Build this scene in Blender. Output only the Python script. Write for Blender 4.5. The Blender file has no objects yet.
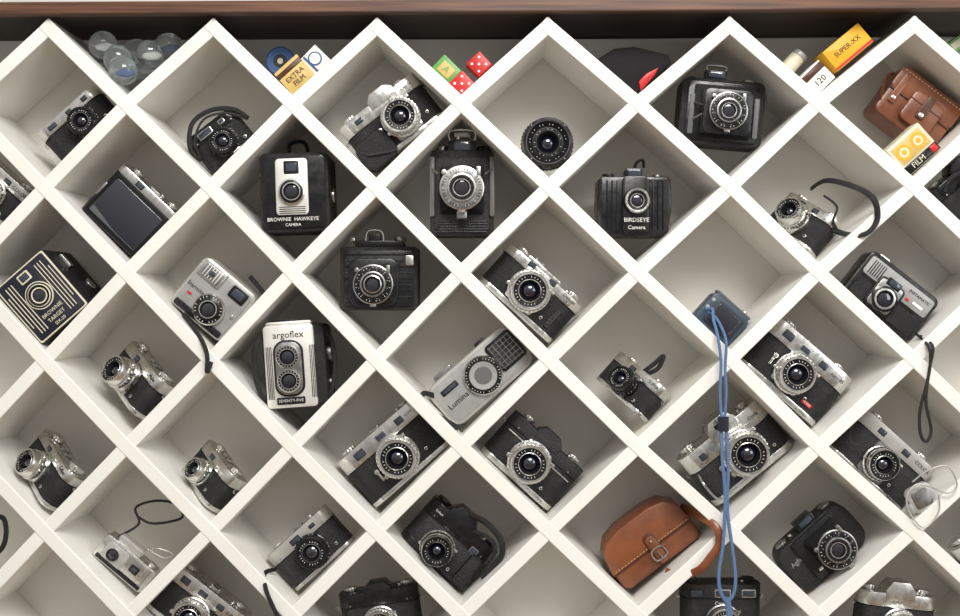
import bpy,bmesh,math,random
from mathutils import Vector,Matrix
random.seed(4)
sc=bpy.context.scene
D=1.6; S=1.354e-3; F=D/S; Z0=1.4; U=(D+0.04)/F; DEP=0.15
def W(px,py,y=0.0):
    k=(D+y)/F
    return Vector(((px-480)*k,y,(308-py)*k+Z0))
# ---------------- materials
MT={}
def mk(n,col,rough=.5,metal=0,coat=0,noise=None,bump=None,trans=0,spec=None,wear=None):
    m=bpy.data.materials.new(n); m.use_nodes=True
    nt=m.node_tree; p=nt.nodes['Principled BSDF']
    p.inputs['Base Color'].default_value=(*col,1); p.inputs['Roughness'].default_value=rough
    p.inputs['Metallic'].default_value=metal; p.inputs['Coat Weight'].default_value=coat
    p.inputs['Transmission Weight'].default_value=trans
    if spec is not None: p.inputs['Specular IOR Level'].default_value=spec
    tc=nt.nodes.new('ShaderNodeTexCoord')
    if noise:
        sc_,col2,lo,hi=noise
        t=nt.nodes.new('ShaderNodeTexNoise'); t.inputs['Scale'].default_value=sc_; t.inputs['Detail'].default_value=5
        r=nt.nodes.new('ShaderNodeValToRGB'); r.color_ramp.elements[0].position=lo; r.color_ramp.elements[1].position=hi
        r.color_ramp.elements[0].color=(*col,1); r.color_ramp.elements[1].color=(*col2,1)
        nt.links.new(tc.outputs['Object'],t.inputs['Vector']); nt.links.new(t.outputs['Fac'],r.inputs[0]); nt.links.new(r.outputs[0],p.inputs['Base Color'])
    if wear:
        t=nt.nodes.new('ShaderNodeTexNoise'); t.inputs['Scale'].default_value=wear[0]; t.inputs['Detail'].default_value=6
        q=nt.nodes.new('ShaderNodeMapRange'); q.inputs[1].default_value=.35; q.inputs[2].default_value=.7; q.inputs[3].default_value=wear[1]; q.inputs[4].default_value=wear[2]
        nt.links.new(tc.outputs['Object'],t.inputs['Vector']); nt.links.new(t.outputs['Fac'],q.inputs[0]); nt.links.new(q.outputs[0],p.inputs['Roughness'])
    if bump:
        kind,s,st=bump
        t=nt.nodes.new('ShaderNodeTexVoronoi' if kind=='v' else 'ShaderNodeTexNoise'); t.inputs['Scale'].default_value=s
        bn=nt.nodes.new('ShaderNodeBump'); bn.inputs['Strength'].default_value=st; bn.inputs['Distance'].default_value=.001
        nt.links.new(tc.outputs['Object'],t.inputs['Vector']); nt.links.new(t.outputs[0],bn.inputs['Height']); nt.links.new(bn.outputs[0],p.inputs['Normal'])
    MT[n]=m; return m
mk('ch',(.72,.71,.68),.25,1,noise=(45,(.52,.51,.47),.35,.72),wear=(120,.16,.42))
mk('chd',(.36,.36,.35),.3,1,wear=(120,.22,.45))
mk('chw',(.78,.76,.71),.4,.5,noise=(50,(.66,.64,.58),.4,.75))
mk('bk',(.006,.006,.007),.22,0,.15,spec=.35,noise=(60,(.018,.018,.018),.5,.75),wear=(90,.18,.45))
mk('mt',(.006,.006,.007),.6,spec=.2)
mk('lt',(.007,.007,.008),.5,bump=('v',800,.8),spec=.4,noise=(70,(.022,.021,.02),.5,.78))
mk('lt2',(.018,.018,.019),.5,bump=('v',650,.9),spec=.4,noise=(60,(.035,.034,.033),.5,.78))
mk('gl',(.003,.004,.012),.04,0,1,spec=.8)
mk('gl2',(.03,.04,.06),.06,0,1)
mk('wh',(.8,.79,.74),.5)
mk('gr',(.36,.36,.35),.42,.2,noise=(60,(.29,.29,.28),.4,.75))
mk('grl',(.50,.485,.45),.4,.35,noise=(60,(.40,.39,.36),.3,.7))
mk('gry',(.12,.12,.12),.5)
mk('navy',(.009,.011,.022),.35,noise=(50,(.02,.022,.035),.45,.75))
mk('red',(.55,.015,.015),.4)
mk('yel',(.78,.40,.015),.5)
mk('ylo',(.66,.47,.16),.55,noise=(60,(.55,.38,.12),.4,.75))
mk('grn',(.12,.36,.08),.4)
mk('cream',(.72,.66,.50),.5,noise=(60,(.6,.54,.4),.4,.8))
mk('blu',(.03,.09,.25),.4)
mk('blg',(.03,.055,.085),.4)
mk('cord',(.12,.21,.40),.8,bump=('v',1500,.8))
mk('brn',(.25,.078,.027),.38,0,.15,noise=(22,(.12,.033,.012),.35,.72),bump=('n',300,.3))
mk('brnd',(.07,.02,.008),.45)
mk('grid',(.05,.05,.05),.3,.3,bump=('v',1200,.9))
mk('glass',(.92,.97,.98),.03,0,0,trans=.93,bump=('n',90,.35))
mk('cloth',(.008,.007,.008),.9,bump=('n',200,.8))
mk('paint',(.86,.845,.795),.4,noise=(9,(.80,.77,.69),.45,.8),bump=('n',60,.14))
mk('backp',(.79,.765,.72),.6,noise=(5,(.72,.69,.64),.35,.75),bump=('n',40,.12))
mk('wallp',(.66,.64,.60),.7,noise=(4,(.6,.58,.55),.4,.7))
mk('flr',(.30,.2,.12),.5,noise=(3,(.2,.13,.08),.4,.7))
def wood(n,c1,c2):
    m=mk(n,c1,.4,0,.1); nt=m.node_tree; p=nt.nodes['Principled BSDF']
    tc=nt.nodes.new('ShaderNodeTexCoord'); mp=nt.nodes.new('ShaderNodeMapping'); mp.inputs['Scale'].default_value=(2,30,60)
    t=nt.nodes.new('ShaderNodeTexNoise'); t.inputs['Scale'].default_value=3; t.inputs['Detail'].default_value=6
    r=nt.nodes.new('ShaderNodeValToRGB'); r.color_ramp.elements[0].color=(*c1,1); r.color_ramp.elements[1].color=(*c2,1)
    r.color_ramp.elements[0].position=.35; r.color_ramp.elements[1].position=.65
    nt.links.new(tc.outputs['Object'],mp.inputs[0]); nt.links.new(mp.outputs[0],t.inputs['Vector']); nt.links.new(t.outputs['Fac'],r.inputs[0]); nt.links.new(r.outputs[0],p.inputs['Base Color'])
wood('wood',(.06,.022,.012),(.16,.065,.032))
mk('wood_shade',(.02,.011,.008),.6)  # trim wood with the shade under the top board darkened into its colour
# ---------------- lattice nodes
def lerp(a,b,t): return a+(b-a)*t
EX={0:[-117,48,213,377,548,730,915,1100]}
EXD=[-117,44,210,376,549,731,914,1098]
OX=[-36,126,292,461,638,819,1005]
EY={0:(28,24),2:(188,186),4:(361,359),6:(532,531),8:(703,702)}
OY={1:(105,102),3:(273,272),5:(447,447),7:(617,616)}
NODE={}
for r in range(0,9):
    if r%2==0:
        xs=EX.get(r,EXD)
        for k,x in enumerate(xs): NODE[(r,k-1)]=(x,lerp(*EY[r],(x+117)/1217))
    else:
        for k,x in enumerate(OX): NODE[(r,k-1)]=(x,lerp(*OY[r],(x+117)/1217))
TH=13.8*S
def up_l(r,i): return (r-1,i-1) if r%2==0 else (r-1,i)
def up_r(r,i): return (r-1,i) if r%2==0 else (r-1,i+1)
# ---------------- builder
def catm(P,n=8,closed=False):
    P=[Vector(p) for p in P]; out=[]
    N=len(P)
    rng=range(N if closed else N-1)
    for i in rng:
        if closed: a,b,c,d=P[(i-1)%N],P[i],P[(i+1)%N],P[(i+2)%N]
        else: a,b,c,d=P[max(i-1,0)],P[i],P[i+1],P[min(i+2,N-1)]
        for k in range(n):
            t=k/n
            out.append(.5*((2*b)+(c-a)*t+(2*a-5*b+4*c-d)*t*t+(3*b-a-3*c+d)*t**3))
    if not closed: out.append(P[-1])
    return out
def rr(w,h,r,cx=0,cy=0,n=5):
    r=min(r,w/2-.01,h/2-.01); pts=[]
    if r<=.05: return [(cx-w/2,cy-h/2),(cx+w/2,cy-h/2),(cx+w/2,cy+h/2),(cx-w/2,cy+h/2)]
    for q,(sx,sy) in enumerate([(1,-1),(1,1),(-1,1),(-1,-1)]):
        for k in range(n+1):
            a=math.radians(-90+90*q+90*k/n)
            pts.append((cx+sx*(w/2-r)+r*math.cos(a),cy+sy*(h/2-r)+r*math.sin(a)))
    return pts
class B:
    def __init__(s,name,px=0,py=0,roll=0,yaw=0,pitch=0,y=.035,cell=None,slack=.016):
        s.name=name;s.px=px;s.py=py;s.roll=roll;s.yaw=yaw;s.pitch=pitch;s.y=y;s.cell=cell;s.slack=slack
        s.bm=bmesh.new();s.mats=[];s.nset=None
    def mi(s,m):
        if m not in s.mats: s.mats.append(m)
        return s.mats.index(m)
    def add(s,t,mat,M=None):
        if mat is not None:
            i=s.mi(mat)
            for f in t.faces: f.material_index=i
        if M is not None: bmesh.ops.transform(t,matrix=M,verts=t.verts)
        me=bpy.data.meshes.new('t'); t.to_mesh(me); t.free(); s.bm.from_mesh(me); bpy.data.meshes.remove(me)
    def prism(s,pts,ax,lo,hi,mat,bev=0,M=None,taper=None):
        t=bmesh.new()
        def P(p,h):
            if ax=='z': return (p[0],p[1],h)
            if ax=='y': return (p[0],h,p[1])
            return (h,p[0],p[1])
        a=[t.verts.new(P(p,lo)) for p in pts]
        q=pts if taper is None else [(p[0]*taper,p[1]*taper) for p in pts]
        c=[t.verts.new(P(p,hi)) for p in q]
        n=len(pts)
        e=[t.faces.new(a),t.faces.new(c)]
        for i in range(n): t.faces.new((a[i],a[(i+1)%n],c[(i+1)%n],c[i]))
        bmesh.ops.recalc_face_normals(t,faces=t.faces)
        if bev>0:
            ed=set(x for f in e for x in f.edges)
            bmesh.ops.bevel(t,geom=list(ed),offset=bev,segments=2,affect='EDGES',profile=.5)
        s.add(t,mat,M)
    def box(s,x,y,z,w,d,h,mat,bev=.6,r=1,M=None,ax='y'):
        if ax=='y': s.prism(rr(w,h,r,x,z,3),'y',y,y+d,mat,bev,M)
        elif ax=='z': s.prism(rr(w,d,r,x,y+d/2,4),'z',z-h/2,z+h/2,mat,bev,M)
        else: s.prism(rr(d,h,r,y+d/2,z,4),'x',x-w/2,x+w/2,mat,bev,M)
    def lathe(s,prof,M=None,seg=36,x=0,y=0,z=0):
        t=bmesh.new(); rings=[]
        for (r,h,m) in prof:
            if r<1e-4: rings.append([t.verts.new((x,y-h,z))])
            else: rings.append([t.verts.new((x+r*math.cos(2*math.pi*k/seg),y-h,z+r*math.sin(2*math.pi*k/seg))) for k in range(seg)])
        for j in range(len(prof)-1):
            A,C=rings[j],rings[j+1]; i=s.mi(prof[j][2])
            for k in range(seg):
                k2=(k+1)%seg
                if len(A)==1 and len(C)==1: continue
                if len(A)==1: f=t.faces.new((A[0],C[k],C[k2]))
                elif len(C)==1: f=t.faces.new((A[k],A[k2],C[0]))
                else: f=t.faces.new((A[k],A[k2],C[k2],C[k]))
                f.material_index=i
        bmesh.ops.recalc_face_normals(t,faces=t.faces)
        s.add(t,None,M)
    def knurl(s,x,z,y,r,h,mat,n=28,ax='y',M=None,dep=.06):
        pts=[]
        for k in range(2*n):
            rad=r*(1-dep*(k%2)); a=math.pi*k/n; pts.append((rad*math.cos(a),rad*math.sin(a)))
        if ax=='y': s.prism([(p[0]+x,p[1]+z) for p in pts],'y',y,y+h,mat,.25,M)
        elif ax=='z': s.prism([(p[0]+x,p[1]+y) for p in pts],'z',z,z+h,mat,.25,M)
        else: s.prism([(p[0]+y,p[1]+z) for p in pts],'x',x,x+h,mat,.25,M)
    def cyl(s,x,y,z,r,h,mat,ax='y',bev=.4,seg=24,M=None):
        pts=[(r*math.cos(2*math.pi*k/seg),r*math.sin(2*math.pi*k/seg)) for k in range(seg)]
        if ax=='y': s.prism([(p[0]+x,p[1]+z) for p in pts],'y',y,y+h,mat,bev,M)
        elif ax=='z': s.prism([(p[0]+x,p[1]+y) for p in pts],'z',z,z+h,mat,bev,M)
        else: s.prism([(p[0]+y,p[1]+z) for p in pts],'x',x,x+h,mat,bev,M)
    def ticks(s,x,z,y,r,n,mat='wh',l=1.6,w=.5,skip=0):
        for k in range(n):
            if skip and k%skip==0: continue
            a=2*math.pi*k/n
            M=Matrix.Translation((x,y,z))@Matrix.Rotation(-a,4,'Y')
            s.prism([(r-l/2,-w/2),(r+l/2,-w/2),(r+l/2,w/2),(r-l/2,w/2)],'y',-.12,.1,mat,0,M)
    def text(s,t,x,z,size,mat,y=-.15,rot=0):
        c=bpy.data.curves.new('t','FONT'); c.body=t; c.size=size; c.align_x='CENTER'; c.align_y='CENTER'; c.extrude=.12; c.resolution_u=2
        o=bpy.data.objects.new('t',c); sc.collection.objects.link(o); bpy.context.view_layer.update()
        me=bpy.data.meshes.new_from_object(o); tb=bmesh.new(); tb.from_mesh(me)
        bpy.data.objects.remove(o); bpy.data.meshes.remove(me)
        M=Matrix.Translation((x,y,z))@Matrix.Rotation(-math.radians(rot),4,'Y')@Matrix.Rotation(math.pi/2,4,'X')
        s.add(tb,mat,M)
    def tube(s,pts,ra,rb,mat,seg=8,closed=False,n=8):
        P=catm(pts,n,closed); t=bmesh.new(); N=len(P); rings=[]
        for i in range(N):
            if closed: tg=P[(i+1)%N]-P[i-1]
            else: tg=P[min(i+1,N-1)]-P[max(i-1,0)]
            tg.normalize(); n1=tg.cross(Vector((0,1,0)))
            if n1.length<.15: n1=tg.cross(Vector((1,0,0)))
            n1.normalize(); n2=tg.cross(n1)
            rings.append([t.verts.new(P[i]+n1*ra*math.cos(2*math.pi*k/seg)+n2*rb*math.sin(2*math.pi*k/seg)) for k in range(seg)])
        for i in range(N if closed else N-1):
            A,C=rings[i],rings[(i+1)%N]
            for k in range(seg): t.faces.new((A[k],A[(k+1)%seg],C[(k+1)%seg],C[k]))
        if not closed: t.faces.new(rings[0]); t.faces.new(rings[-1])
        bmesh.ops.recalc_face_normals(t,faces=t.faces)
        s.add(t,mat)
    def strap(s,pts,ra,rb,mat,closed=False):
        if s.nset is None: s.nset=len(s.bm.verts)
        R=Matrix.Rotation(-math.radians(s.roll),4,'Y')@Matrix.Rotation(math.radians(s.yaw),4,'Z')@Matrix.Rotation(math.radians(s.pitch),4,'X')
        Ri=R.inverted()
        s.tube([Ri@Vector((p[0]-s.px,p[2],s.py-p[1])) for p in pts],ra,rb,mat,closed=closed)
    def sphere(s,x,y,z,r,mat,sx=1,sy=1,sz=1):
        t=bmesh.new(); bmesh.ops.create_uvsphere(t,u_segments=28,v_segments=18,radius=r)
        s.add(t,mat,Matrix.Translation((x,y,z))@Matrix.Diagonal((sx,sy,sz,1)))
    def done(s):
        R=Matrix.Rotation(-math.radians(s.roll),4,'Y')@Matrix.Rotation(math.radians(s.yaw),4,'Z')@Matrix.Rotation(math.radians(s.pitch),4,'X')
        me=bpy.data.meshes.new(s.name)
        bmesh.ops.transform(s.bm,matrix=Matrix.Scale(U,4),verts=s.bm.verts)
        s.bm.verts.ensure_lookup_table()
        pos=W(s.px,s.py,s.y)
        if s.cell:
            n=s.nset or len(s.bm.verts)
            pts=[R@s.bm.verts[i].co+pos for i in range(n)]
            Nn=W(*NODE[s.cell]); sh=Vector((0,0,0)); info=[]
            for fn in (up_l,up_r):
                E=W(*NODE[fn(*s.cell)]); d=(E-Nn).normalized(); nrm=Vector((-d.z,0,d.x))
                if nrm.z<0: nrm=-nrm
                dist=min((p-Nn).dot(nrm) for p in pts)-TH/2
                info.append(round(dist*1000))
                if dist<s.slack: sh+=nrm*(.0004-dist)
            my=max(p.y for p in pts)
            if my>DEP-.002: sh.y=DEP-.002-my
            pos+=sh
            print('SETTLE',s.name,s.px,s.py,info,'ymax',round(my,3))
        s.bm.to_mesh(me); s.bm.free()
        for m in s.mats: me.materials.append(MT[m])
        for p in me.polygons: p.use_smooth=True
        me.set_sharp_from_angle(angle=math.radians(32))
        o=bpy.data.objects.new(s.name,me); sc.collection.objects.link(o)
        o.matrix_world=Matrix.Translation(pos)@R
        return o
def lens(b,x,z,R,L,st='ch',y=0,M=None):
    if st=='ch': o,m2,f='ch','bk','ch'
    elif st=='bk': o,m2,f='bk','bk','mt'
    elif st=='mix': o,m2,f='ch','bk','bk'
    elif st=='leaf': o,m2,f='chd','bk','ch'
    prof=[(R*1.0,0,o),(R*1.0,L*.25,o),(R*.93,L*.30,o),(R*.93,L*.34,m2),(R*.9,L*.62,m2),(R*.9,L*.62,o),(R*.88,L*.62,o),(R*.86,L*.95,o),(R*.82,L,f),(R*.74,L,f),(R*.73,L*.93,'bk'),(R*.52,L*.90,'ch' if st!='bk' else 'gry'),(R*.49,L*.92,'mt'),(R*.40,L*.70,'mt'),(R*.38,L*.68,'gl'),(R*.26,L*.80,'gl'),(R*.13,L*.86,'gl'),(0,L*.88,'gl')]
    b.lathe(prof,M,x=x,y=y,z=z)
    b.knurl(x,z,y-L*.6,R*.965,L*.24,m2 if st!='ch' else 'ch',n=30,M=M)
    if M is None:
        b.ticks(x,z,y-L*.915,R*.625,26,'wh',R*.07,.45,skip=5)
        b.ticks(x,z,y-L*.28,R*.965,30,'bk' if o!='bk' else 'wh',R*.05,.4,skip=3)
        # focusing / aperture tabs
        b.box(x+R*.8,y-L*.55,z+R*.62,R*.28,L*.2,R*.14,o,.2,.4); b.cyl(x-R*.95,y-L*.5,z-R*.35,R*.1,L*.4,o)
def shutter(b,x,z,R,L,y=0,face='bk',rim='ch'):
    b.lathe([(R,0,rim),(R,L*.5,rim),(R*.94,L*.56,face),(R*.66,L*.56,rim),(R*.64,L*.8,rim),(R*.56,L*.84,'bk'),(R*.4,L*.80,'ch'),(R*.36,L*.8,'mt'),(R*.3,L*.6,'gl'),(0,L*.72,'gl')],x=x,y=y,z=z)
    b.ticks(x,z,y-L*.56,R*.84,32,'wh',R*.07,.4,skip=3)
    b.ticks(x,z,y-L*.56,R*.73,24,'wh',R*.04,.35,skip=2)
    b.box(x+R*.75,y-L*.6,z+R*.75,R*.18,L*.3,R*.4,rim,.3,.5)
    b.cyl(x-R*.8,y-L*.6,z+R*.7,R*.12,L*.4,rim)
    b.box(x,y-L*.5,z-R*1.02,R*.3,L*.35,R*.2,rim,.3,.5)
def knob(b,x,y,z,r,h,mat='ch'):
    b.cyl(x,y,z,r*.7,h*.3,mat,'z')
    b.knurl(x,z+h*.25,y,r,h*.6,mat,n=20,ax='z')
    b.cyl(x,y,z+h*.8,r*.8,h*.15,mat,'z',.3)
def win(b,x,z,w,h,y=0,fr='bk',g='gl2'):
    b.box(x,y-.7,z,w,1.2,h,fr,.25,.8)
    b.box(x,y-.9,z,w-1.8,.4,h-1.8,g,.1,.5)
WORDS=['Optik','COLOR','Deluxe','Matic','SUPER','auto 35','Reflex','LUXE']; WK=[0]
def rf(b,w,h,d,th=12,bh=5,top='ch',skin='lt',bot='ch',lx=0,lz=-3,R=16,L=14,st='ch',wins=None,knobs=None,shoe=None,prism=None,step=None,rnd=.42,plate=None,txt=None,selft=None,btn=True):
    zt=h/2; zb=-h/2
    b.prism(rr(w,d,d*rnd,0,d/2,6),'z',zb+bh*.6,zt-th*.6,skin,.3)
    b.prism(rr(w+.8,d+.8,d*rnd,0,d/2,6),'z',zb,zb+bh,bot,.7)
    if step:
        x0,x1,dh=step
        b.prism(rr(w+.8,d+.8,d*rnd,0,d/2,6),'z',zt-th,zt-dh,top,.8)
        b.prism(rr(x1-x0,d*.9,3,(x0+x1)/2,d/2-.4,4),'z',zt-dh-1,zt,top,1)
    else:
        b.prism(rr(w+.8,d+.8,d*rnd,0,d/2,6),'z',zt-th,zt,top,1)
    b.prism(rr(w+1,d+1,d*rnd,0,d/2,6),'z',zt-th-.5,zt-th,'mt',0)
    ktop=zt-(step[2] if step else 0)
    if prism:
        x,pw,ph=prism
        b.prism([(x-pw/2,zt-th*.5),(x-pw/2,zt+ph*.25),(x-pw*.28,zt+ph),(x+pw*.28,zt+ph),(x+pw/2,zt+ph*.25),(x+pw/2,zt-th*.5)],'y',-1.2,d*.75,top,1)
    for k in (knobs or []):
        x,r,kh=k[:3]; knob(b,x,d*.5,ktop-.3,r,kh,k[3] if len(k)>3 else top if top!='bk' else 'ch')
    if btn: b.cyl(w*.27,d*.35,ktop-.5,2,3,'ch','z')
    if shoe is not None:
        b.box(shoe,d*.3,zt+.8,11,d*.4,1.4,'chd',.2,.5); b.box(shoe-4.6,d*.3,zt+2,1.4,d*.4,1.6,'ch',.2,.3); b.box(shoe+4.6,d*.3,zt+2,1.4,d*.4,1.6,'ch',.2,.3)
    for q in (wins or []): win(b,*q)
    if plate:
        b.box(lx,-1.6,lz,plate[0],2.6,plate[1],plate[2],.7,3)
        for sx in (-1,1):
            for sz in (-1,1): b.cyl(lx+sx*(plate[0]/2-3),-2,lz+sz*(plate[1]/2-3),1,.8,'chd',bev=.2,seg=10)
    if L>0: lens(b,lx,lz,R,L,st,y=-1.5 if plate else -.2)
    if selft: b.box(lx-R-4,-2,lz-4,2.6,2.5,10,'ch',.3,1); b.cyl(lx-R-4,-3,lz+2,2.6,3,'ch')
    b.cyl(lx+R+4.5,-1,lz-R*.55,1.8,2,'ch'); b.cyl(lx+R+4.5,-1.2,lz-R*.55,.9,1,'mt',bev=0)
    for sx in (-1,1): b.cyl(sx*w*.36,-.6,zt-th+2.2,.9,1,'chd',bev=.2,seg=10)
    if txt:
        b.text(txt[0],txt[1],txt[2],txt[3],txt[4])
    elif wins and w>70:
        cands=[(min([abs(c-q[0])-q[2]/2 for q in wins]+([abs(c-prism[0])-prism[1]/2] if prism else [])),c) for c in (-w*.34,-w*.17,0,w*.17,w*.34)]
        g,c=max(cands)
        if g>6: b.text(WORDS[WK[0]%8],c,zt-th*.5,min(5.2,g*.5),'bk' if top!='bk' else 'wh',y=-.6); WK[0]+=1
    for sx in (-1,1): b.tube([(sx*(w/2+.2),d*.5,zt-th-1),(sx*(w/2+3),d*.5-1,zt-th+.5),(sx*(w/2+3),d*.5+1,zt-th-3),(sx*(w/2+.2),d*.5,zt-th-1.4)],.4,.4,'ch',6)
# =================================================== ITEMS
# ---- row 1
b=B('rangefinder_camera',79,126,42,cell=(2,0))
rf(b,76,40,28,th=11,bh=4,lx=7,lz=-4,R=15.5,L=15,st='bk',wins=[(-20,14.5,10,5),(2,14.5,7,5),(22,14.5,7,5)],knobs=[(-27,6,3)],shoe=4); b.done()
b=B('compact_camera',220,140,38,cell=(2,1))
rf(b,58,42,27,th=13,bh=4,top='bk',bot='bk',lx=2,lz=-4,R=15,L=12,st='bk',wins=[(-8,14.5,16,7,0,'ch'),(12,14.5,7,5,0,'ch')],knobs=[(-20,5,3)])
b.tube([(16,-2,-18),(12,-8,-19),(4,-10,-20)],.6,.6,'ch',6)
b.strap([(200,160,5),(190,148,-2),(193,124,-4),(212,111,-5),(234,110,-3),(247,118,4)],2.4,.8,'lt'); b.strap([(200,158,3),(196,142,-7),(205,121,-8),(226,114,-6),(244,118,3)],1.2,.7,'lt2'); b.done()
b=B('slr_camera',399,123,38,cell=(2,2))
rf(b,94,54,32,th=15,bh=5,lx=9,lz=-3,R=20,L=18,st='ch',prism=(6,30,8),knobs=[(-32,7,5),(30,5,5)],wins=[(6,23,12,5),(-26,20,9,5)],plate=(30,38,'chd'),selft=True)
b.prism(rr(38,32,10,-30,-14,5),'y',-8,20,'lt',3); b.tube([(-46,-6,-4),(-38,-10,-14),(-24,-10,-22),(-14,-8,-26)],1.4,.8,'lt2'); b.done()
b=B('camera_lens',549,147,0,y=.05,cell=(2,3))
b.lathe([(0,-16,'mt'),(22,-16,'bk'),(24,-14,'bk'),(26,-6,'bk'),(26,4,'bk'),(25.4,5,'chd'),(24.8,6.2,'bk'),(25.2,8,'bk'),(24.6,17,'bk'),(22,18,'gry'),(21,16,'mt'),(15.5,12,'gry'),(14.8,13.4,'bk'),(12,13.5,'gry'),(11.4,12,'mt'),(9,6,'mt'),(8.6,5,'gl'),(5,8,'gl'),(0,9.4,'gl')],seg=48)
b.knurl(0,0,-3.5,26.8,9,'bk',n=44,dep=.04); b.ticks(0,0,-14.1,18.2,34,'wh',1.3,.4,skip=3); b.ticks(0,0,-13.5,13.4,20,'wh',.9,.4,skip=3); b.ticks(0,0,-17.6,23.2,8,'gr',1.2,1.2,skip=2); b.done()
def folding(b,w,h,d,R=20,lz=-2,lx=0,skin='lt',finder=True,knobl=True,arms=True,rim='ch'):
    b.prism(rr(w,h,7,0,0,5),'y',0,d,skin,1.6)
    b.prism(rr(w*.86,h*.9,4,0,0,4),'y',-1.2,.5,'bk',.6)
    b.prism(rr(w*.70,h*.80,3,0,0,4),'y',-2.2,.5,'mt',.4)
    n=6
    for k in range(n):
        f=1-.075*k
        b.prism(rr(w*.6*f,h*.7*f,2,lx,lz*.6,3),'y',-3.5-k*2.6,-1.8-k*2.6,'lt2' if k%2 else 'mt',.7)
    y=-2.2-n*2.6
    b.prism(rr(R*2.5,R*2.3,6,lx,lz,5),'y',y-1.5,y+.5,'bk',.6)
    shutter(b,lx,lz,R,9,y=y-1.4,rim=rim)
    if arms:
        for sx in (-1,1):
            b.tube([(sx*w*.36,-1,lz-8),(sx*(R+4),y,lz-4)],1,.6,'chd',6); b.tube([(sx*w*.36,-1,lz+10),(sx*(R+3),y,lz+5)],1,.6,'chd',6)
    if finder:
        b.box(-8,4,h/2+5,22,12,9,'bk',.6,1); b.box(-8,3.2,h/2+5,15,1,5,'gl2',.2,1)
        b.tube([(-17,6,h/2+9),(-17,6,h/2+14),(1,6,h/2+14),(1,6,h/2+9)],.8,.8,'chd',6,n=3)
    if knobl:
        knob(b,w*.33,d*.5,h/2,7,5,'chd'); knob(b,-w*.36,d*.5,h/2-.5,5,4,'bk')
b=B('folding_camera',724,121,-5,y=.045,cell=(2,4))
folding(b,84,66,34,R=19,lx=2,lz=-2,rim='chd'); b.box(-31,-3,-4,5,3,40,'gry',.4,1); b.box(34,-3,-4,5,3,40,'gry',.4,1); b.tube([(36,6,30),(42,0,20),(43,0,0)],1.2,.6,'lt2'); b.done()
b=B('leather_camera_case',926,117,-37,y=.06,cell=(2,5),slack=0)
b.prism(rr(74,54,7,0,0,5),'y',0,42,'brn',2)
b.prism(rr(76,27,6,0,14.5,5),'y',-1.2,40,'brn',1.2); b.prism(rr(36,34,6,4,-3,5),'y',-7,0,'brn',1.5)
b.prism(rr(75,1,.4,0,1,2),'y',-1.7,0,'brnd',0); b.prism(rr(38,1,.4,4,3,2),'y',-7.6,-6,'brnd',0)
b.box(4,-8.8,2,9,2,26,'brnd',.4,2); b.cyl(4,-10,-7,2.6,1.6,'ch'); b.box(-28,-2.6,5,7,2,34,'brn',.4,2); b.cyl(-28,-4,-7,2.2,1.6,'ch')
for k in range(18): b.box(-33+k*3.9,-1.6,24,2,.6,.6,'cream',0,.1)
b.box(0,10,29.5,50,10,3,'brn',.8,2); b.cyl(-26,12,29,3,3,'ch','z')
b.tube([(-37,12,12),(-43,6,14),(-45,0,4),(-41,-2,-8),(-37,2,-14)],1,3.5,'brn'); b.done()
b=B('film_box',906,156,42,y=.012,cell=(2,5))
b.box(0,0,0,42,24,34,'cream',.5,.5); b.box(0,-.3,-12,42,1,9,'bk',.1,.1); b.box(0,-.3,4,36,1,20,'ylo',.1,.1)
for x in (-9,9):
    b.cyl(x,-.6,4,8,.6,'yel',bev=0); b.cyl(x,-.9,4,5,.6,'cream',bev=0); b.cyl(x,-1.2,4,2.6,.6,'yel',bev=0)
b.text('FILM',-4,-12,8,'cream',y=-.45); b.box(16,-.5,-12,7,.6,7,'red',.1,.1); b.done()
b=B('glass_marbles',127,62,0,y=.05,cell=None)
for q,(x,z,yy) in enumerate([(-24,17,0),(-8,2,-4),(1,-12,-14),(23,8,0),(-20,-3,26),(10,-2,24),(40,17,8),(4,14,22)]):
    b.sphere(x,yy,z,14.2,'glass'); b.sphere(x+2,yy+1,z-1,4,['wh','gr','blu','wh'][q%4],1.8,.5,.7)
b.done()
b=B('round_tin',281,62,0,y=.075,cell=None); b.lathe([(0,-6,'gr'),(15,-6,'ch'),(15,4,'blu'),(13.5,5.5,'blu'),(7,5,'navy'),(3,5,'cream'),(0,5,'blu')]); b.done()
b=B('film_box',293,74,42,y=.02,cell=(1,1)); b.box(0,0,0,30,26,30,'ylo',.4,.4); b.box(0,-.3,9,30,1,5,'brnd',.1,.1); b.text('EXTRA\nFILM',0,-3,7,'brnd',y=-.3); b.done()
b=B('film_box',315,60,-44,y=.03,cell=(1,1),slack=0); b.box(0,0,0,22,30,22,'wh',.4,.4); b.cyl(-1,-.6,1,7,.6,'blu',bev=0); b.cyl(-1,-.9,1,5.6,.6,'wh',bev=0); b.box(0,-.7,-6,20,.6,2,'blu',0,.1); b.done()
b=B('plastic_box',446,70,-44,y=.03,cell=(1,2)); b.box(0,0,0,24,26,20,'grn',.8,1); b.box(0,-.8,0,15,1,12,'ylo',.1,1); b.text('A',0,0,10,'grn',y=-1); b.done()
for q,(x,y,yy) in enumerate([(466,78,.02),(479,64,.035)]):
    b=B('dice',x,y,44,y=yy,cell=(1,2),slack=.0 if q else .016); b.box(0,0,0,19,19,19,'red',1.2,1.5)
    for (dx,dz) in [(-5,-5),(5,5),(-5,5),(5,-5),(0,0)]: b.cyl(dx,-.3,dz,1.3,.6,'wh',bev=0)
    b.done()
b=B('cloth_pouch',634,62,0,y=.05,cell=(1,3))
b.prism([(-3,-32),(6,-31),(22,-14),(40,4),(36,12),(20,16),(2,20),(-18,18),(-34,8),(-38,0),(-20,-16)],'y',0,50,'cloth',5)
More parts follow.
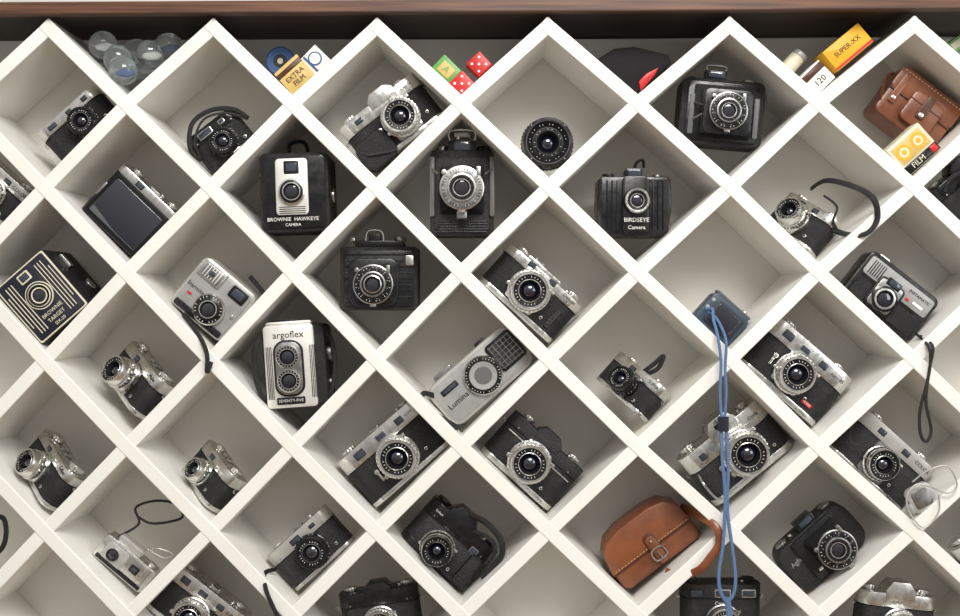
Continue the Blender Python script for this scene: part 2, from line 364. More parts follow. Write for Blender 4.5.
b.prism([(8,-26),(22,-10),(26,-2),(14,-8),(6,-16)],'y',-2,6,'red',1); b.done()
b=B('film_box',848,47,40,y=.02,cell=(1,4),slack=0); b.box(0,0,0,46,34,24,'yel',.4,.4); b.text('SUPER-XX',0,1,7,'brnd',y=-.3); b.box(0,-.3,-10,46,1,2.4,'red',0,.1); b.done()
b=B('film_box',820,76,44,y=.015,cell=(1,4)); b.box(0,0,0,26,34,24,'wh',.4,.4); b.box(0,-.3,7,26,1,7,'brnd',.1,.1); b.text('120',0,-4,9,'brnd',y=-.3); b.done()
b=B('film_canister',794,62,-42,y=.05,cell=(1,4)); b.cyl(0,8,-14,8,28,'cream','z'); b.cyl(0,8,13,8.6,5,'gr','z'); b.done()
b=B('plastic_box',957,44,35,y=.06,cell=(1,5),slack=0); b.box(0,0,0,18,20,12,'grn',.5,1); b.box(0,-.6,0,12,1,7,'cream',.1,1); b.done()
# ---- row 2
b=B('rangefinder_camera',-2,195,-42,cell=(3,-1))
rf(b,76,44,30,th=12,bh=5,lx=4,lz=-4,R=17,L=16,st='ch',wins=[(-16,16,8,5),(10,16,8,5)],knobs=[(25,6,4)]); b.done()
b=B('compact_camera',131,207,-44,cell=(3,0))
w,h,d=78,62,32
b.prism(rr(w,d,8,0,d/2,5),'z',-h/2,h/2-7,'bk',1); b.prism(rr(w+1,d+1,8,0,d/2,5),'z',h/2-9,h/2,'ch',1)
b.box(0,-1.4,-4,w-8,2,h-12,'mt',.7,2); b.box(0,-2,-4,w-16,1,h-20,'gl',.4,1.5); b.box(-w/2+3,-1.2,-2,3,3,16,'chd',.4,1)
win(b,-10,h/2-4.5,9,6,-.3); knob(b,24,15,h/2,6,4); knob(b,-24,15,h/2,7,4); b.cyl(10,14,h/2,3,3,'ch','z'); b.box(2,10,h/2+1,12,12,1.5,'chd',.2,.5); b.done()
b=B('box_camera',296,199,2,y=.02,cell=(3,1))
b.prism(rr(68,78,6,0,0,5),'y',0,62,'lt',2); b.prism(rr(62,72,5,0,0,5),'y',-2,1,'bk',.8)
b.prism(rr(32,56,4,-2,5,4),'y',-3.4,0,'chw',.7); 
b.lathe([(13,0,'ch'),(13,3,'ch'),(11.5,4,'bk'),(9,4.6,'ch'),(8,4.6,'mt'),(6,2.5,'gl'),(0,4,'gl')],x=-2,y=-3.2,z=0)
b.box(-2,-3.8,24,15,1.2,13,'bk',.4,1.5); b.box(-2,-4.3,24,10,1,8,'gl2',.2,1)
for k in range(5): b.box(-2,-3.7,-15-k*2,26,.6,.7,'bk',0,.2)
b.text('BROWNIE  HAWKEYE',-2,-27,5.2,'wh',y=-2.2); b.text('CAMERA',-2,-32.5,4,'wh',y=-2.2)
b.tube([(-8,30,40),(-8,28,50),(-2,26,53),(6,26,53),(10,28,48),(10,30,40)],2,5,'lt'); b.box(-2,22,39,26,18,4,'bk',.8,2)
b.cyl(33,30,-2,7,3,'ch','x'); b.knurl(-37,-20,20,7,4,'bk',ax='x'); b.cyl(-36,14,20,3,4,'ch','x'); b.done()
b=B('folding_camera',463,197,0,y=.045,cell=(3,2))
b.prism(rr(64,86,6,0,-4,5),'y',0,46,'lt',2); b.prism(rr(54,74,5,0,-6,5),'y',-2,1,'lt2',.8)
b.box(-30,-3,2,5,5,60,'gry',.7,2); b.box(30,-3,2,5,5,60,'gry',.7,2)
for k in range(5): b.prism(rr(44-2*k,48-2*k,3,0,-2,4),'y',-3.5-k*2.5,-2-k*2.5,'mt',.7)
shutter(b,0,-1,22,11,y=-15,face='chd')
b.ticks(0,-1,-21.4,18.5,40,'bk',2.2,.7,skip=5)
b.box(0,2,43,28,20,12,'bk',1,2); b.box(0,1,43,16,2,8,'gl2',.3,1); b.tube([(-12,4,48),(-12,2,58),(12,2,58),(12,4,48)],1,1,'ch',6,n=3); b.box(0,4,55,16,1.5,5,'chd',.3,.6)
b.cyl(-4,6,50,2.4,5,'ch','z'); b.cyl(-20,20,40,5,5,'ch','z'); b.knurl(22,39,20,7,6,'bk',ax='z')
b.box(0,-16,-27,10,3,8,'chd',.4,1); b.tube([(-30,-3,20),(-24,-14,14)],1,.6,'ch',6); b.tube([(30,-3,20),(24,-14,14)],1,.6,'ch',6)
for k in range(5): b.box(0,-2.8,-33-k*2.6,50,1,1.1,'bk',.2,.3)
b.done()
b=B('viewfinder_camera',638,206,0,y=.04,cell=(3,3))
b.prism([(-36,26),(-33,29),(33,29),(36,26),(37,0),(34,-26),(29,-31),(-29,-31),(-34,-26),(-37,0)],'y',0,44,'bk',2.5)
b.prism(rr(26,58,5,0,0,4),'y',-4,1,'bk',1); 
for s_ in (-1,1):
    for k in range(3): b.box(s_*(18+k*5),-.8,0,1.6,1.5,50,'bk' if k==0 else 'mt',.3,.5)
b.lathe([(13.5,0,'bk'),(13,6,'ch'),(12,8,'ch'),(10,8,'bk'),(7,7,'ch'),(6.3,7,'mt'),(5,5,'gl'),(0,6.5,'gl')],y=-3.5,z=4,x=1)
b.ticks(1,4,-11.4,11,20,'bk',1.2,.4)
b.text('BIRDSEYE',1,-15,6,'wh',y=-4.2); b.text('Camera',1,-22.5,5.5,'wh',y=-4.2)
b.box(0,6,33,18,24,10,'bk',1.2,3); b.box(0,5,33,12,2,6,'gl2',.2,1); b.tube([(0,12,36),(3,8,44),(9,8,46),(10,10,39)],1.5,3,'lt'); b.cyl(-25,18,28,6,5,'bk','z'); b.cyl(25,18,28,5,4,'chd','z')
b.done()
def sidecam(name,px,py,w,h,d,R,L,yaw=-52,roll=-42,st='ch',top='ch',cell=None,y=.05,**k):
    b=B(name,px,py,roll,yaw=yaw,y=y,cell=cell)
    rf(b,w,h,d,R=R,L=L,st=st,top=top,**k); return b
b=sidecam('rangefinder_camera',822,237,68,44,27,16,24,cell=(3,4),th=10,y=.055,yaw=-44,knobs=[(-20,7,5),(20,6,5)],shoe=2,wins=[(-8,16.5,8,5),(10,16.5,8,5)],lz=-2)
b.strap([(836,206,0),(846,200,-20),(866,208,-40),(884,220,-44),(888,240,-44),(878,254,-42),(862,254,-30),(850,246,-12)],3,.9,'lt')
b.strap([(846,214,-10),(856,226,-20),(852,240,-22),(858,252,-20)],1.2,.8,'lt'); b.done()
b=B('slr_camera',965,197,40,cell=(3,5),y=.03)
rf(b,84,46,30,th=14,bh=5,top='bk',bot='bk',lx=0,lz=-4,R=17,L=16,st='bk',prism=(0,28,9),knobs=[(-28,6,4)]); b.strap([(932,205,-4),(936,192,-8),(950,186,-8),(965,188,-6)],2.5,.8,'lt'); b.done()
# ---- row 3
b=B('box_camera',46,299,41,y=.01,cell=(4,0))
b.prism(rr(62,72,2,0,0,3),'y',0,80,'lt',1); b.prism(rr(60,70,2,0,0,3),'y',-1.4,.5,'cream',.4); b.prism(rr(57,67,2,0,0,3),'y',-1.9,.5,'navy',.3)
for s_ in (-1,1):
    for k in range(4): b.box(s_*(15+k*3.5),-2.5,0,.9,1,56 if k<3 else 38,'cream',.1,.2)
b.prism(rr(25,66,2,0,0,3),'y',-2.2,.5,'navy',.2)
b.lathe([(14,0,'cream'),(14,1.2,'cream'),(13,1.6,'navy'),(11.4,1.6,'cream'),(10.4,2.4,'mt'),(8,1.5,'cream'),(6.6,1.5,'mt'),(5.5,.6,'gl'),(0,1.6,'gl')],x=0,y=-2.2,z=2)
b.box(0,-2.8,25,13,1,10,'cream',.2,1); b.box(0,-3.1,25,9.5,.8,7,'gl2',.1,1)
b.text('BROWNIE',0,-17,5.4,'cream',y=-2.4); b.text('TARGET',0,-23.5,5.4,'cream',y=-2.4); b.text('SIX-20',0,-29.5,4.6,'cream',y=-2.4)
b.box(33,30,20,4,8,16,'ch',.4,1); b.cyl(31,50,-10,7,3,'ch','x'); b.tube([(-8,30,36),(-6,32,42),(6,44,42),(8,48,36)],3,1,'lt'); b.done()
b=B('flash_camera',206,291,-40,y=.03,cell=(4,1))
b.prism(rr(68,60,8,0,0,5),'y',0,44,'grl',3); b.prism(rr(60,54,6,0,-1,5),'y',-1.6,1,'gr',.8); b.box(0,-2.6,-24,58,3,7,'bk',.6,2)
b.lathe([(16,0,'ch'),(16,4,'ch'),(14.5,6,'bk'),(11,7,'bk'),(9,8,'ch'),(8,8,'mt'),(6,6,'gl'),(0,7.4,'gl')],x=4,y=-1.6,z=-10)
b.ticks(4,-10,-8.2,12.8,24,'wh',1.6,.5,skip=4)
b.box(-16,-3,19,28,3,18,'ch',.6,2); b.box(-16,-3.6,19,22,1,13,'chd',.3,2)
for k in range(6): b.box(-24+k*3.2,-4,19,.8,.7,13,'wh',.1,.2)
b.cyl(-16,-5,19,3.2,2,'gl2'); b.box(17,-3,19,19,3,13,'bk',.5,2); b.box(17,-3.6,19,13,1,8,'gl2',.2,1.5)
b.text('Starmite',-20,-2,6,'bk',y=-1.8); b.box(-22,-2.4,-10,5,1.5,2.4,'red',.2,.6); b.cyl(26,-2,-2,2.6,2,'ch')
b.strap([(240,268,12),(256,288,8),(250,296,2),(258,292,0)],2.4,.9,'lt'); b.strap([(186,318,4),(178,306,-6),(198,328,-22),(206,345,-27),(206,362,-27),(210,352,-26)],2.2,.9,'lt'); b.done()
b=B('folding_camera',383,287,0,y=.045,cell=(4,2))
b.prism(rr(78,64,3,0,0,4),'y',0,46,'lt',1.5); b.prism(rr(70,56,3,0,0,4),'y',-2,1,'bk',.6)
for k in range(9): b.box(0,-2.8,-24+k*6,68,1,1.2,'lt2' if k%2 else 'mt',.2,.3)
b.prism(rr(50,48,10,-5,-4,6),'y',-5,0,'bk',1.5)
shutter(b,-5,-6,20,12,y=-4.5,rim='chd'); b.lathe([(9,0,'ch'),(9,2,'ch'),(8,2.4,'mt'),(5.5,1,'gl'),(0,2,'gl')],x=-5,y=-14,z=-6)
b.box(0,4,35,50,34,7,'bk',1,3); b.tube([(-14,10,38),(-13,10,46),(-9,10,49),(-1,10,49),(3,10,46),(4,10,38)],1,1,'ch',6,n=4); b.box(-5,8,41,12,12,8,'bk',.6,2); b.cyl(20,20,38,6,5,'chd','z'); b.cyl(-28,20,38,4,4,'ch','z')
b.box(31,-4,18,8,3,10,'ch',.4,1); b.done()
b=B('rangefinder_camera',533,304,-42,y=.045,cell=(4,3))
rf(b,96,54,32,th=14,bh=6,lx=-3,lz=-1,R=22,L=20,st='ch',knobs=[(-34,7,6),(33,7,6)],shoe=-14,step=(-28,16,4),wins=[(-18,20.5,8,6),(9,20.5,8,6)],plate=(34,38,'ch')); b.box(33,-2,-6,6,2,22,'lt2',.4,1); b.done()
b=B('digital_camera',720,328,-42,y=.03,cell=(4,4))
b.prism(rr(46,36,6,0,0,5),'y',0,24,'blg',2); b.prism(rr(34,26,3,2,0,4),'y',-1.4,1,'navy',.5); b.box(2,-1.8,1,27,1,19,'gl',.2,1.5); b.box(0,4,19,44,14,3,'gry',.8,2); b.cyl(14,10,20,3,2.5,'ch','z'); b.cyl(-19,-1,9,2,2,'gr'); b.cyl(-19,-1,0,2,2,'gr')
b.strap([(704,318,0),(709,318,-8),(708,328,-18),(710,345,-30),(713,370,-30),(712,400,-30),(714,428,-30)],1.5,1.3,'cord')
b.strap([(706,320,0),(712,326,-8),(716,336,-18),(718,350,-30),(717,375,-30),(718,400,-30),(716,428,-30)],1.4,1.3,'cord')
b.strap([(715,422,-30),(715,436,-30)],5.5,3.5,'navy')
b.strap([(713,434,-30),(714,460,-30),(717,500,-30),(715,545,-30),(711,572,-30),(712,590,-30),(718,602,-30)],1.7,1.4,'cord')
b.strap([(718,434,-30),(720,470,-30),(719,510,-30),(724,550,-30),(727,578,-30),(725,594,-30),(719,602,-30)],1.7,1.4,'cord')
b.strap([(719,598,-30),(722,618,-30)],3,2,'cord'); b.done()
b=B('instant_cartridge_camera',889,307,-38,y=.04,cell=(4,5))
b.prism(rr(86,54,7,0,0,5),'y',0,30,'bk',2.5); b.prism(rr(78,20,3,0,12,4),'y',-1.6,1,'gr',.6); b.prism(rr(76,20,2,0,-12,4),'y',-1.4,1,'lt',.4)
b.prism(rr(30,34,5,-6,-5,5),'y',-4.5,1,'bk',1); b.prism(rr(26,30,4,-6,-5,5),'y',-5,1,'chd',.6); b.lathe([(13,0,'ch'),(13,5,'bk'),(10.5,6,'ch'),(8.5,6,'mt'),(6,4,'gl'),(0,5.4,'gl')],x=-6,y=-4.4,z=-8)
b.box(-6,-5.4,10,16,2,8,'bk',.3,1); b.box(-6,-6,10,11,1,5,'gl2',.1,1); b.text('INSTAMATIC',23,16,4.4,'bk',y=-1.9); b.box(14,-2.4,7,4,1.2,3,'red',.2,.6); b.box(26,-2.4,8,12,1.2,3,'wh',.2,.5)
for k in range(6): b.box(-34+k*2.6,-2.2,12,1,1,15,'bk',.1,.2)
b.box(-26,8,28,12,12,4,'ch',.5,2)
b.strap([(910,344,-10),(914,356,-33),(915,375,-34),(911,395,-34),(905,420,-34),(906,442,-34),(912,448,-34),(916,436,-34),(911,410,-34),(914,380,-34),(918,356,-33),(914,346,-10)],1.6,.9,'lt'); b.done()
# ---- row 4
b=sidecam('rangefinder_camera',150,394,80,44,28,17,22,cell=(5,0),th=12,yaw=-38,y=.05,knobs=[(-28,7,5),(26,7,5)],shoe=4,wins=[(-8,15.5,8,6)],plate=(28,30,'chd')); b.done()
b=B('twin_lens_reflex_camera',295,364,4,y=.025,cell=(5,1))
b.prism(rr(62,80,7,0,0,5),'y',0,58,'lt',2); b.prism(rr(50,82,4,-4,0,4),'y',-4,6,'chw',1.4)
b.prism(rr(30,56,12,-5,-2,6),'y',-5.4,0,'bk',.8); b.prism(rr(26,52,10,-5,-2,6),'y',-6,0,'chd',.5)
for z in (9.5,-14): b.lathe([(11.5,0,'ch'),(11.5,5,'ch'),(10.5,6,'bk'),(8.3,6.4,'ch'),(7.6,6.4,'mt'),(5.5,4,'gl'),(0,5.6,'gl')],x=-5,y=-6,z=z); b.ticks(-5,z,-12.3,9.4,20,'wh',1,.4)
b.text('argoflex',-4,31,9.5,'bk',y=-4.2)
for x in (-25.5,17.5):
    for k in range(4): b.box(x+k*1.6-1,-4.4,-6,.7,.8,52,'bk',0,.1)
b.box(-4,2,42,46,40,5,'chw',1,3); b.box(-4,6,45,36,30,2.5,'bk',.5,2); b.cyl(30,24,10,9,5,'chd','x'); b.cyl(30,24,-20,6,4,'chd','x'); b.box(-5,-5,-34,28,1.2,7,'bk',.2,1); b.text('SEVENTY-FIVE',-5,-34,4,'chw',y=-5.2)
b.strap([(272,330,6),(262,333,0),(256,350,-2),(256,372,-2),(262,392,-2),(272,402,2)],2.6,1,'lt'); b.strap([(322,330,6),(331,340,6),(334,362,6),(331,388,6),(324,398,6)],2.2,1,'lt'); b.done()
b=B('movie_camera',488,379,41,y=.035,cell=(5,2),slack=.02)
b.prism(rr(108,50,13,0,0,7),'y',0,34,'grl',3.5); b.prism(rr(100,42,10,0,0,6),'y',-1.2,1,'gr',.7)
b.lathe([(20,0,'ch'),(20,3,'ch'),(18.5,5,'bk'),(15,5.5,'bk'),(14,5.5,'gr'),(10,4.6,'gr'),(9,4.6,'gry'),(0,5,'gry')],x=2,y=-1.2,z=-1); b.ticks(2,-1,-6.5,16.8,36,'wh',1.4,.4,skip=6)
b.prism(rr(32,32,4,35,3,4),'y',-3,1,'bk',.7); b.prism(rr(27,27,3,35,3,4),'y',-3.6,1,'grid',.3)
for k in range(6):
    b.box(35,-4.2,-9+k*4.8,27,.7,.6,'chd',.1,.2); b.box(23+k*4.8,-4.2,3,.6,.7,27,'chd',.1,.2)
b.text('Lumina',-33,-4,8.5,'bk',y=-1.5); b.box(-32,-2,11,20,1.5,6,'bk',.3,1); b.box(-32,-2.4,11,16,1,3.6,'gl2',.2,1)
b.box(-28,8,27,22,14,5,'chd',.6,2); b.box(20,8,26,12,14,4,'bk',.5,2)
b.strap([(448,402,4),(432,396,-6),(430,404,-10),(440,414,-12),(456,424,-14),(466,430,-14)],2.6,1,'lt'); b.done()
b=sidecam('compact_camera',653,408,72,38,26,14.5,18,cell=(5,3),st='bk',th=11,yaw=-40,y=.045,bh=4,knobs=[(-20,6,3)],wins=[(-6,13,8,5)])
b.strap([(668,398,-2),(678,390,-6),(687,382,-8),(682,394,-8),(672,400,-4)],2.6,1.6,'lt'); b.done()
b=B('rangefinder_camera',807,381,-41,y=.045,cell=(5,4))
rf(b,102,62,34,th=19,bh=6,lx=-2,lz=-4,R=21,L=19,st='ch',knobs=[(-33,8,5),(32,6,5),(18,3,3)],shoe=-4,wins=[(-30,22,12,8),(-8,22,12,7,0,'chd'),(16,22,9,7)],plate=(32,36,'chd'),selft=True)
b.box(28,-1,-18,12,1.4,4,'red',.2,.6); b.text('MODEL',28,-18,2.8,'wh',y=-1.2); b.done()
# ---- row 5
b=sidecam('rangefinder_camera',36,480,84,42,28,16,20,cell=(6,0),th=10,yaw=-40,y=.05,knobs=[(-26,8,5),(26,9,7)],shoe=0,wins=[(-8,16,8,5)]); b.done()
b=sidecam('compact_camera',219,486,68,42,27,13.5,16,cell=(6,1),th=12,yaw=-42,y=.05,knobs=[(-20,6,4),(20,6,4)],shoe=0,wins=[(-6,14.5,8,5)]); b.done()
b=B('rangefinder_camera',391,463,41,y=.045,cell=(6,2))
rf(b,106,60,34,th=17,bh=5,lx=0,lz=-5,R=22,L=20,st='ch',knobs=[(-36,8,4),(36,6,4)],shoe=-2,wins=[(-28,21.5,12,8),(0,21.5,12,7,0,'chd'),(24,21.5,9,7)],selft=True); b.done()
b=B('slr_camera',529,472,-42,y=.045,cell=(6,3))
rf(b,92,54,34,th=13,bh=6,top='lt2',bot='ch',lx=-3,lz=-2,R=22,L=20,st='ch',prism=(-2,30,9),knobs=[(-30,7,6,'ch'),(30,7,6,'ch')],plate=(30,38,'ch'),txt=('EXA',-2,27,7,'wh'))
b.box(0,-1,9,80,1.2,1.4,'ch',.2,.5); b.done()
b=B('slr_camera',742,469,39,y=.05,cell=(6,4))
rf(b,102,60,36,th=20,bh=7,lx=5,lz=-3,R=24,L=22,st='ch',prism=(4,34,12),knobs=[(-36,8,6),(34,7,6)],plate=(34,46,'grl'),wins=[(-30,19,7,7)],skin='lt2',selft=True); b.box(4,-1.8,34,14,1.2,5,'bk',.2,1)
b.tube([(-44,4,8),(-47,-6,-2),(-46,-4,-20),(-40,0,-26)],1.2,.8,'chd'); b.done()
b=B('rangefinder_camera',888,472,-42,y=.05,cell=(6,5))
rf(b,98,56,30,th=15,bh=5,lx=-2,lz=-5,R=18,L=17,st='mix',top='grl',knobs=[(-30,7,5,'ch'),(30,6,5,'ch')],skin='lt2',wins=[(-20,20.5,9,6),(12,20.5,9,6)],plate=(30,36,'gry'))
b.tube([(-44,2,10),(-48,-8,0),(-40,-12,-10),(-28,-10,-4)],1.4,.8,'lt2'); b.done()
b=B('flash_bulb_packet',922,498,28,y=.004)
b.prism(rr(26,26,6,0,0,4),'y',0,8,'grl',1.5); b.box(0,-1,0,18,1.4,18,'chd',.3,3); b.cyl(-14,3,-10,4,10,'gr','z')
b.strap([(912,482,-2),(926,470,-6),(944,466,-8),(953,484,-8),(944,492,-8),(928,486,-8),(914,484,-6),(905,496,-6),(908,512,-6),(922,526,-6),(936,510,-6),(936,494,-6)],.8,.8,'grl'); b.done()
# ---- row 6
b=B('camera_strap',-4,532,0,y=.03)
b.tube([(-12,0,-14),(0,-2,12),(8,-2,14),(11,-2,2),(8,0,-12),(2,2,-20)],2.6,.9,'lt'); b.done()
b=B('subminiature_camera',127,562,-40,y=.04,cell=(7,0))
b.prism(rr(64,28,5,0,0,5),'y',0,20,'ch',2.4); b.box(-12,-1.4,1,26,2,18,'grl',.5,3); b.lathe([(6.5,0,'ch'),(6.5,3,'bk'),(4,2,'gl'),(0,3,'gl')],x=-14,y=-1.4,z=1); b.box(12,-1,2,10,1.6,8,'bk',.3,1); b.box(12,-1.3,2,6,1,4,'gl2',.1,.6); b.cyl(22,8,14,4,3,'ch','z'); b.box(26,-.6,0,1,1,24,'chd',0,.2); b.box(-6,4,17,30,12,7,'grl',1,3); b.box(0,-.8,-10,56,1.4,4,'bk',.2,.6)
b.strap([(150,548,6),(166,556,2),(176,552,0),(160,546,-2),(146,552,0)],.8,.8,'ch')
b.strap([(116,538,10),(136,526,20),(132,510,24),(152,503,24),(172,506,24),(181,518,20),(168,523,16),(150,524,14),(138,518,14)],1.3,.9,'lt2'); b.done()
b=B('compact_camera',315,547,42,y=.045,cell=(7,1))
rf(b,78,46,26,th=13,bh=4,skin='lt2',top='grl',bot='ch',lx=2,lz=-3,R=18,L=13,st='bk',knobs=[(-24,5,3),(20,4,3)],wins=[(-4,16.5,12,6),(18,16.5,7,4)],shoe=4,txt=('PEN',-24,16.5,5,'bk'))
b.strap([(282,566,-2),(274,566,-20),(278,578,-36),(286,596,-38),(294,612,-38),(300,625,-38)],2.2,.9,'lt'); b.done()
b=B('slr_camera',450,555,-42,y=.05,cell=(7,2))
rf(b,86,52,34,th=16,bh=7,top='bk',bot='bk',skin='lt2',lx=-8,lz=-9,R=18,L=24,st='mix',prism=(-6,34,12),knobs=[(-32,8,5,'bk'),(30,7,5,'bk')],wins=[(22,12,9,7,0,'gry')])
b.box(30,-6,-6,14,8,34,'lt',2,4)
b.strap([(470,524,0),(486,530,-10),(500,544,-14),(503,560,-12),(494,574,-10),(482,586,-8)],3,1,'lt'); b.strap([(474,540,-6),(488,544,-12),(496,556,-12),(486,572,-10)],2.2,1,'lt'); b.done()
b=B('leather_camera_case',654,562,37,y=.04,cell=(7,3))
b.prism([(-47,-22),(-42,-27),(42,-27),(47,-22),(48,-4),(44,14),(34,24),(18,28),(-18,28),(-34,24),(-44,14),(-48,-4)],'y',0,44,'brn',5)
b.prism([(-49,-6),(49,-6),(45.5,15),(35,25.5),(18,29.5),(-18,29.5),(-35,25.5),(-45.5,15)],'y',-1.5,42,'brn',2.5)
b.prism(rr(96,1.1,.4,0,-6.4,2),'y',-1.2,0,'brnd',0)
b.box(2,-3.4,-8,12,2.4,34,'brnd',.6,5); b.box(2,-3.8,-9,10,2.4,30,'brn',.5,4)
b.tube([(-4,-5,-8),(-4,-5,-18),(8,-5,-18),(8,-5,-8)],1,.8,'ch',6,closed=True,n=3); b.tube([(2,-6,-18),(2,-6.5,-10)],.8,.8,'ch',6); b.cyl(2,-5,1,1.2,1.5,'ch')
for k in range(24): b.box(-44+k*3.8,-1.9,-3.5,2,.6,.5,'ylo',0,.1)
b.strap([(688,528,14),(702,532,-20),(715,541,-33),(717,556,-34),(708,570,-34),(698,582,-32),(684,590,-20),(670,590,-4)],4,1,'brn'); b.done()
b=B('folding_camera',822,568,42,y=.05,cell=(7,4))
b.prism(rr(88,52,15,0,0,6),'y',0,30,'lt',2.5); b.prism(rr(52,46,4,2,0,4),'y',-3,1,'bk',1)
for k in range(5): b.prism(rr(42-2*k,40-2*k,3,8,-2,4),'y',-5.5-k*2.3,-4-k*2.3,'mt',.6)
shutter(b,8,-5,20,10,y=-15,rim='chd'); b.box(4,2,30,22,16,9,'bk',1,2); b.box(4,1,30,14,2,5,'gl2',.2,1); knob(b,30,14,23,7,5,'chd'); knob(b,-28,14,23,7,5,'chd'); b.cyl(-16,10,25,2,4,'ch','z')
b.text('Agfa',-30,6,7,'gr',y=-.3,rot=0); b.box(-14,-3.4,-14,8,2,3,'ch',.3,1); b.done()
b=B('rangefinder_camera',982,590,38,y=.045,cell=(7,5))
rf(b,84,48,30,th=14,bh=5,R=17,L=16,st='ch',knobs=[(-30,7,5),(28,6,5)],wins=[(-10,17,9,6)]); b.done()
# ---- row 7 (cut by frame)
b=B('rangefinder_camera',188,618,-38,y=.045,cell=(8,1),slack=0)
rf(b,94,54,32,th=16,bh=5,lx=0,lz=-4,R=19,L=18,st='ch',knobs=[(-32,8,5),(32,6,5)],shoe=2,wins=[(-26,19,10,7),(-4,19,10,6),(18,19,8,6)]); b.done()
b=B('slr_camera',404,656,8,y=.045,cell=(8,2),slack=0)
rf(b,80,52,32,th=14,bh=5,top='bk',lx=0,lz=-6,R=18,L=18,st='ch',prism=(0,28,8),knobs=[(-28,7,5),(28,7,5)]); b.done()
b=B('folding_camera',720,646,0,y=.045,cell=(8,4),slack=0)
rf(b,80,58,32,th=14,bh=5,top='lt2',lx=0,lz=-8,R=18,L=12,st='leaf',knobs=[(-30,7,5),(28,7,5)],wins=[(-26,20,14,8),(0,20,16,8,0,'ch'),(26,20,14,8,0,'ch')],txt=('Camera',0,10,5,'wh')); b.done()
b=B('slr_camera',886,650,-6,y=.045,cell=(8,5),slack=0)
rf(b,78,50,32,th=14,bh=5,lx=0,lz=-6,R=18,L=18,st='ch',prism=(0,30,12),knobs=[(-28,7,5),(28,7,5)]); b.done()
# =================================================== lattice + frame, one shelf
bpy.context.view_layer.update()
shelf=bpy.data.objects.new('lattice_shelf',None); sc.collection.objects.link(shelf)
bm=bmesh.new()
def strip(pts,y0,y1):
    n=len(pts); rows=[]
    for i,p in enumerate(pts):
        a=pts[max(i-1,0)]; c=pts[min(i+1,n-1)]
        d=(c-a).normalized(); nr=Vector((-d.z,0,d.x))*TH/2
        e=Vector((0,0,0))
        if i==0: e=-d*TH/2
        if i==n-1: e=d*TH/2
        q=p+e
        rows.append([bm.verts.new((q.x+nr.x,y0,q.z+nr.z)),bm.verts.new((q.x-nr.x,y0,q.z-nr.z)),bm.verts.new((q.x-nr.x,y1,q.z-nr.z)),bm.verts.new((q.x+nr.x,y1,q.z+nr.z))])
    for i in range(n-1):
        for k in range(4): bm.faces.new((rows[i][k],rows[i][(k+1)%4],rows[i+1][(k+1)%4],rows[i+1][k]))
    bm.faces.new(rows[0]); bm.faces.new(rows[-1])
def dn_r(r,i): return (r+1,i) if r%2==0 else (r+1,i+1)
def dn_l(r,i): return (r+1,i-1) if r%2==0 else (r+1,i)
for fn,upf,y0 in ((dn_r,up_l,0),(dn_l,up_r,.0009)):
    for k in list(NODE):
        if upf(*k) in NODE: continue
        ch=[k]
        while fn(*ch[-1]) in NODE: ch.append(fn(*ch[-1]))
        if len(ch)>1: strip([W(*NODE[c]) for c in ch],y0,DEP)
bmesh.ops.recalc_face_normals(bm,faces=bm.faces)
me=bpy.data.meshes.new('lattice_boards'); bm.to_mesh(me); bm.free(); me.materials.append(MT['paint'])
o=bpy.data.objects.new('lattice_boards',me); sc.collection.objects.link(o); o.parent=shelf
md=o.modifiers.new('b','BEVEL'); md.width=.0016; md.segments=3; md.limit_method='ANGLE'
def cube(name,x0,x1,y0,y1,z0,z1,mat,tilt=None,par=None):
    t=bmesh.new(); bmesh.ops.create_cube(t,size=1)
    for v in t.verts:
        v.co=Vector((x0 if v.co.x<0 else x1,y0 if v.co.y<0 else y1,z0 if v.co.z<0 else z1))
        if tilt: v.co.z+=tilt*v.co.x
    bmesh.ops.bevel(t,geom=t.edges[:],offset=.001,segments=2,affect='EDGES')
    m=bpy.data.meshes.new(name); t.to_mesh(m); t.free(); m.materials.append(MT[mat])
    ob=bpy.data.objects.new(name,m); sc.collection.objects.link(ob); ob.parent=par; return ob
xl,xr=W(-130,0).x,W(1113,0).x; zb=W(0,713).z
cube('back_panel',xl,xr,DEP+.0002,DEP+.012,zb,W(0,14).z,'backp',par=shelf)
cube('side_left',xl-.018,xl,0,DEP+.012,zb,W(0,16).z,'paint',par=shelf)
cube('side_right',xr,xr+.018,0,DEP+.012,zb,W(0,16).z,'paint',par=shelf)
cube('base',xl-.018,xr+.018,0,DEP+.012,0,zb,'paint',par=shelf)
zt=W(0,13.5).z
cube('trim_1',xl-.03,xr+.03,-.012,.006,zt,zt+.0165,'wood',tilt=.0062)
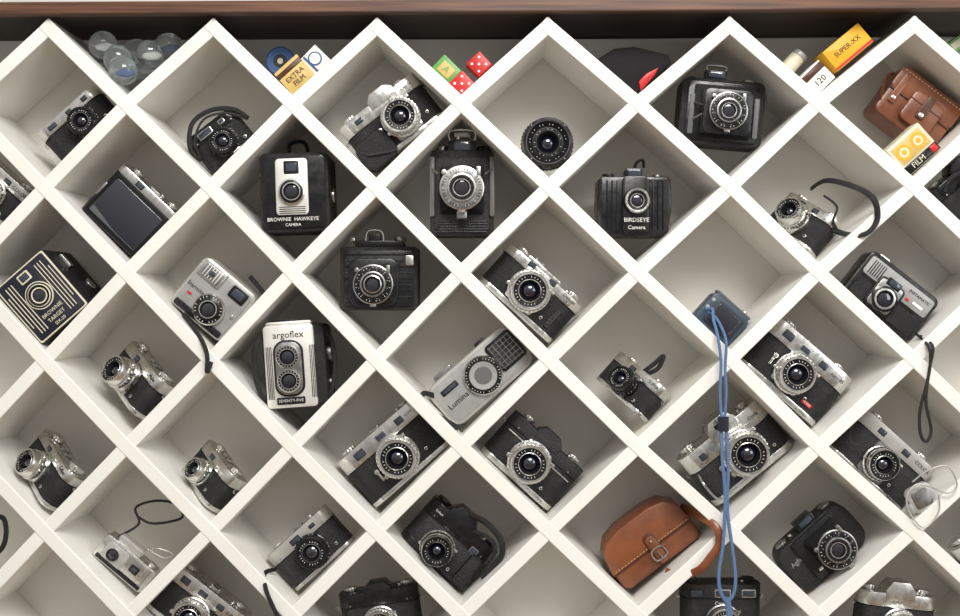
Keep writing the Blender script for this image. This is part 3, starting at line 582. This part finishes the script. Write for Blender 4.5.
cube('trim_2',xl-.03,xr+.03,.0065,DEP+.012,zt+.001,zt+.0165,'wood_shade',tilt=.0062)
cube('wall_back',-2.5,2.5,DEP+.02,DEP+.1,0,2.7,'wallp')
cube('floor',-2.5,2.5,-3,DEP+.1,-.05,0,'flr')
# =================================================== light + camera
wd=bpy.data.worlds.new('w'); sc.world=wd; wd.use_nodes=True; nt=wd.node_tree
bg=nt.nodes['Background']; tc=nt.nodes.new('ShaderNodeTexCoord'); sx=nt.nodes.new('ShaderNodeSeparateXYZ'); r=nt.nodes.new('ShaderNodeValToRGB')
r.color_ramp.elements[0].color=(.36,.33,.30,1); r.color_ramp.elements[0].position=.3; r.color_ramp.elements[1].color=(1,.99,.97,1); r.color_ramp.elements[1].position=.72
mp=nt.nodes.new('ShaderNodeMapRange'); mp.inputs[1].default_value=-1; mp.inputs[2].default_value=1
nt.links.new(tc.outputs['Generated'],sx.inputs[0]); nt.links.new(sx.outputs['Z'],mp.inputs[0]); nt.links.new(mp.outputs[0],r.inputs[0]); nt.links.new(r.outputs[0],bg.inputs[0]); bg.inputs[1].default_value=.70
def area(n,loc,tgt,sx_,sy_,e,c):
    l=bpy.data.lights.new(n,'AREA'); l.shape='RECTANGLE'; l.size=sx_; l.size_y=sy_; l.energy=e; l.color=c
    o=bpy.data.objects.new(n,l); sc.collection.objects.link(o); o.location=loc
    o.rotation_euler=(Vector(tgt)-Vector(loc)).to_track_quat('-Z','Y').to_euler()
area('ceiling_light',(.35,-1.9,3.0),(0,0,1.4),1.3,.8,62,(1,.985,.95))
area('added_side_softbox',(2.4,-2.0,1.9),(0,0,1.4),1.2,1.2,18,(.97,.99,1))  # added softbox, unseen, for chrome reflections and side fill; no actual window
cam=bpy.data.cameras.new('cam'); co=bpy.data.objects.new('cam',cam); sc.collection.objects.link(co)
co.location=(0,-D,Z0); co.rotation_euler=(math.pi/2,0,0); cam.sensor_width=36; cam.lens=36*F/960; cam.clip_start=.05
sc.camera=co
try:
    sc.view_settings.view_transform='Standard'
except Exception as e: print(e)
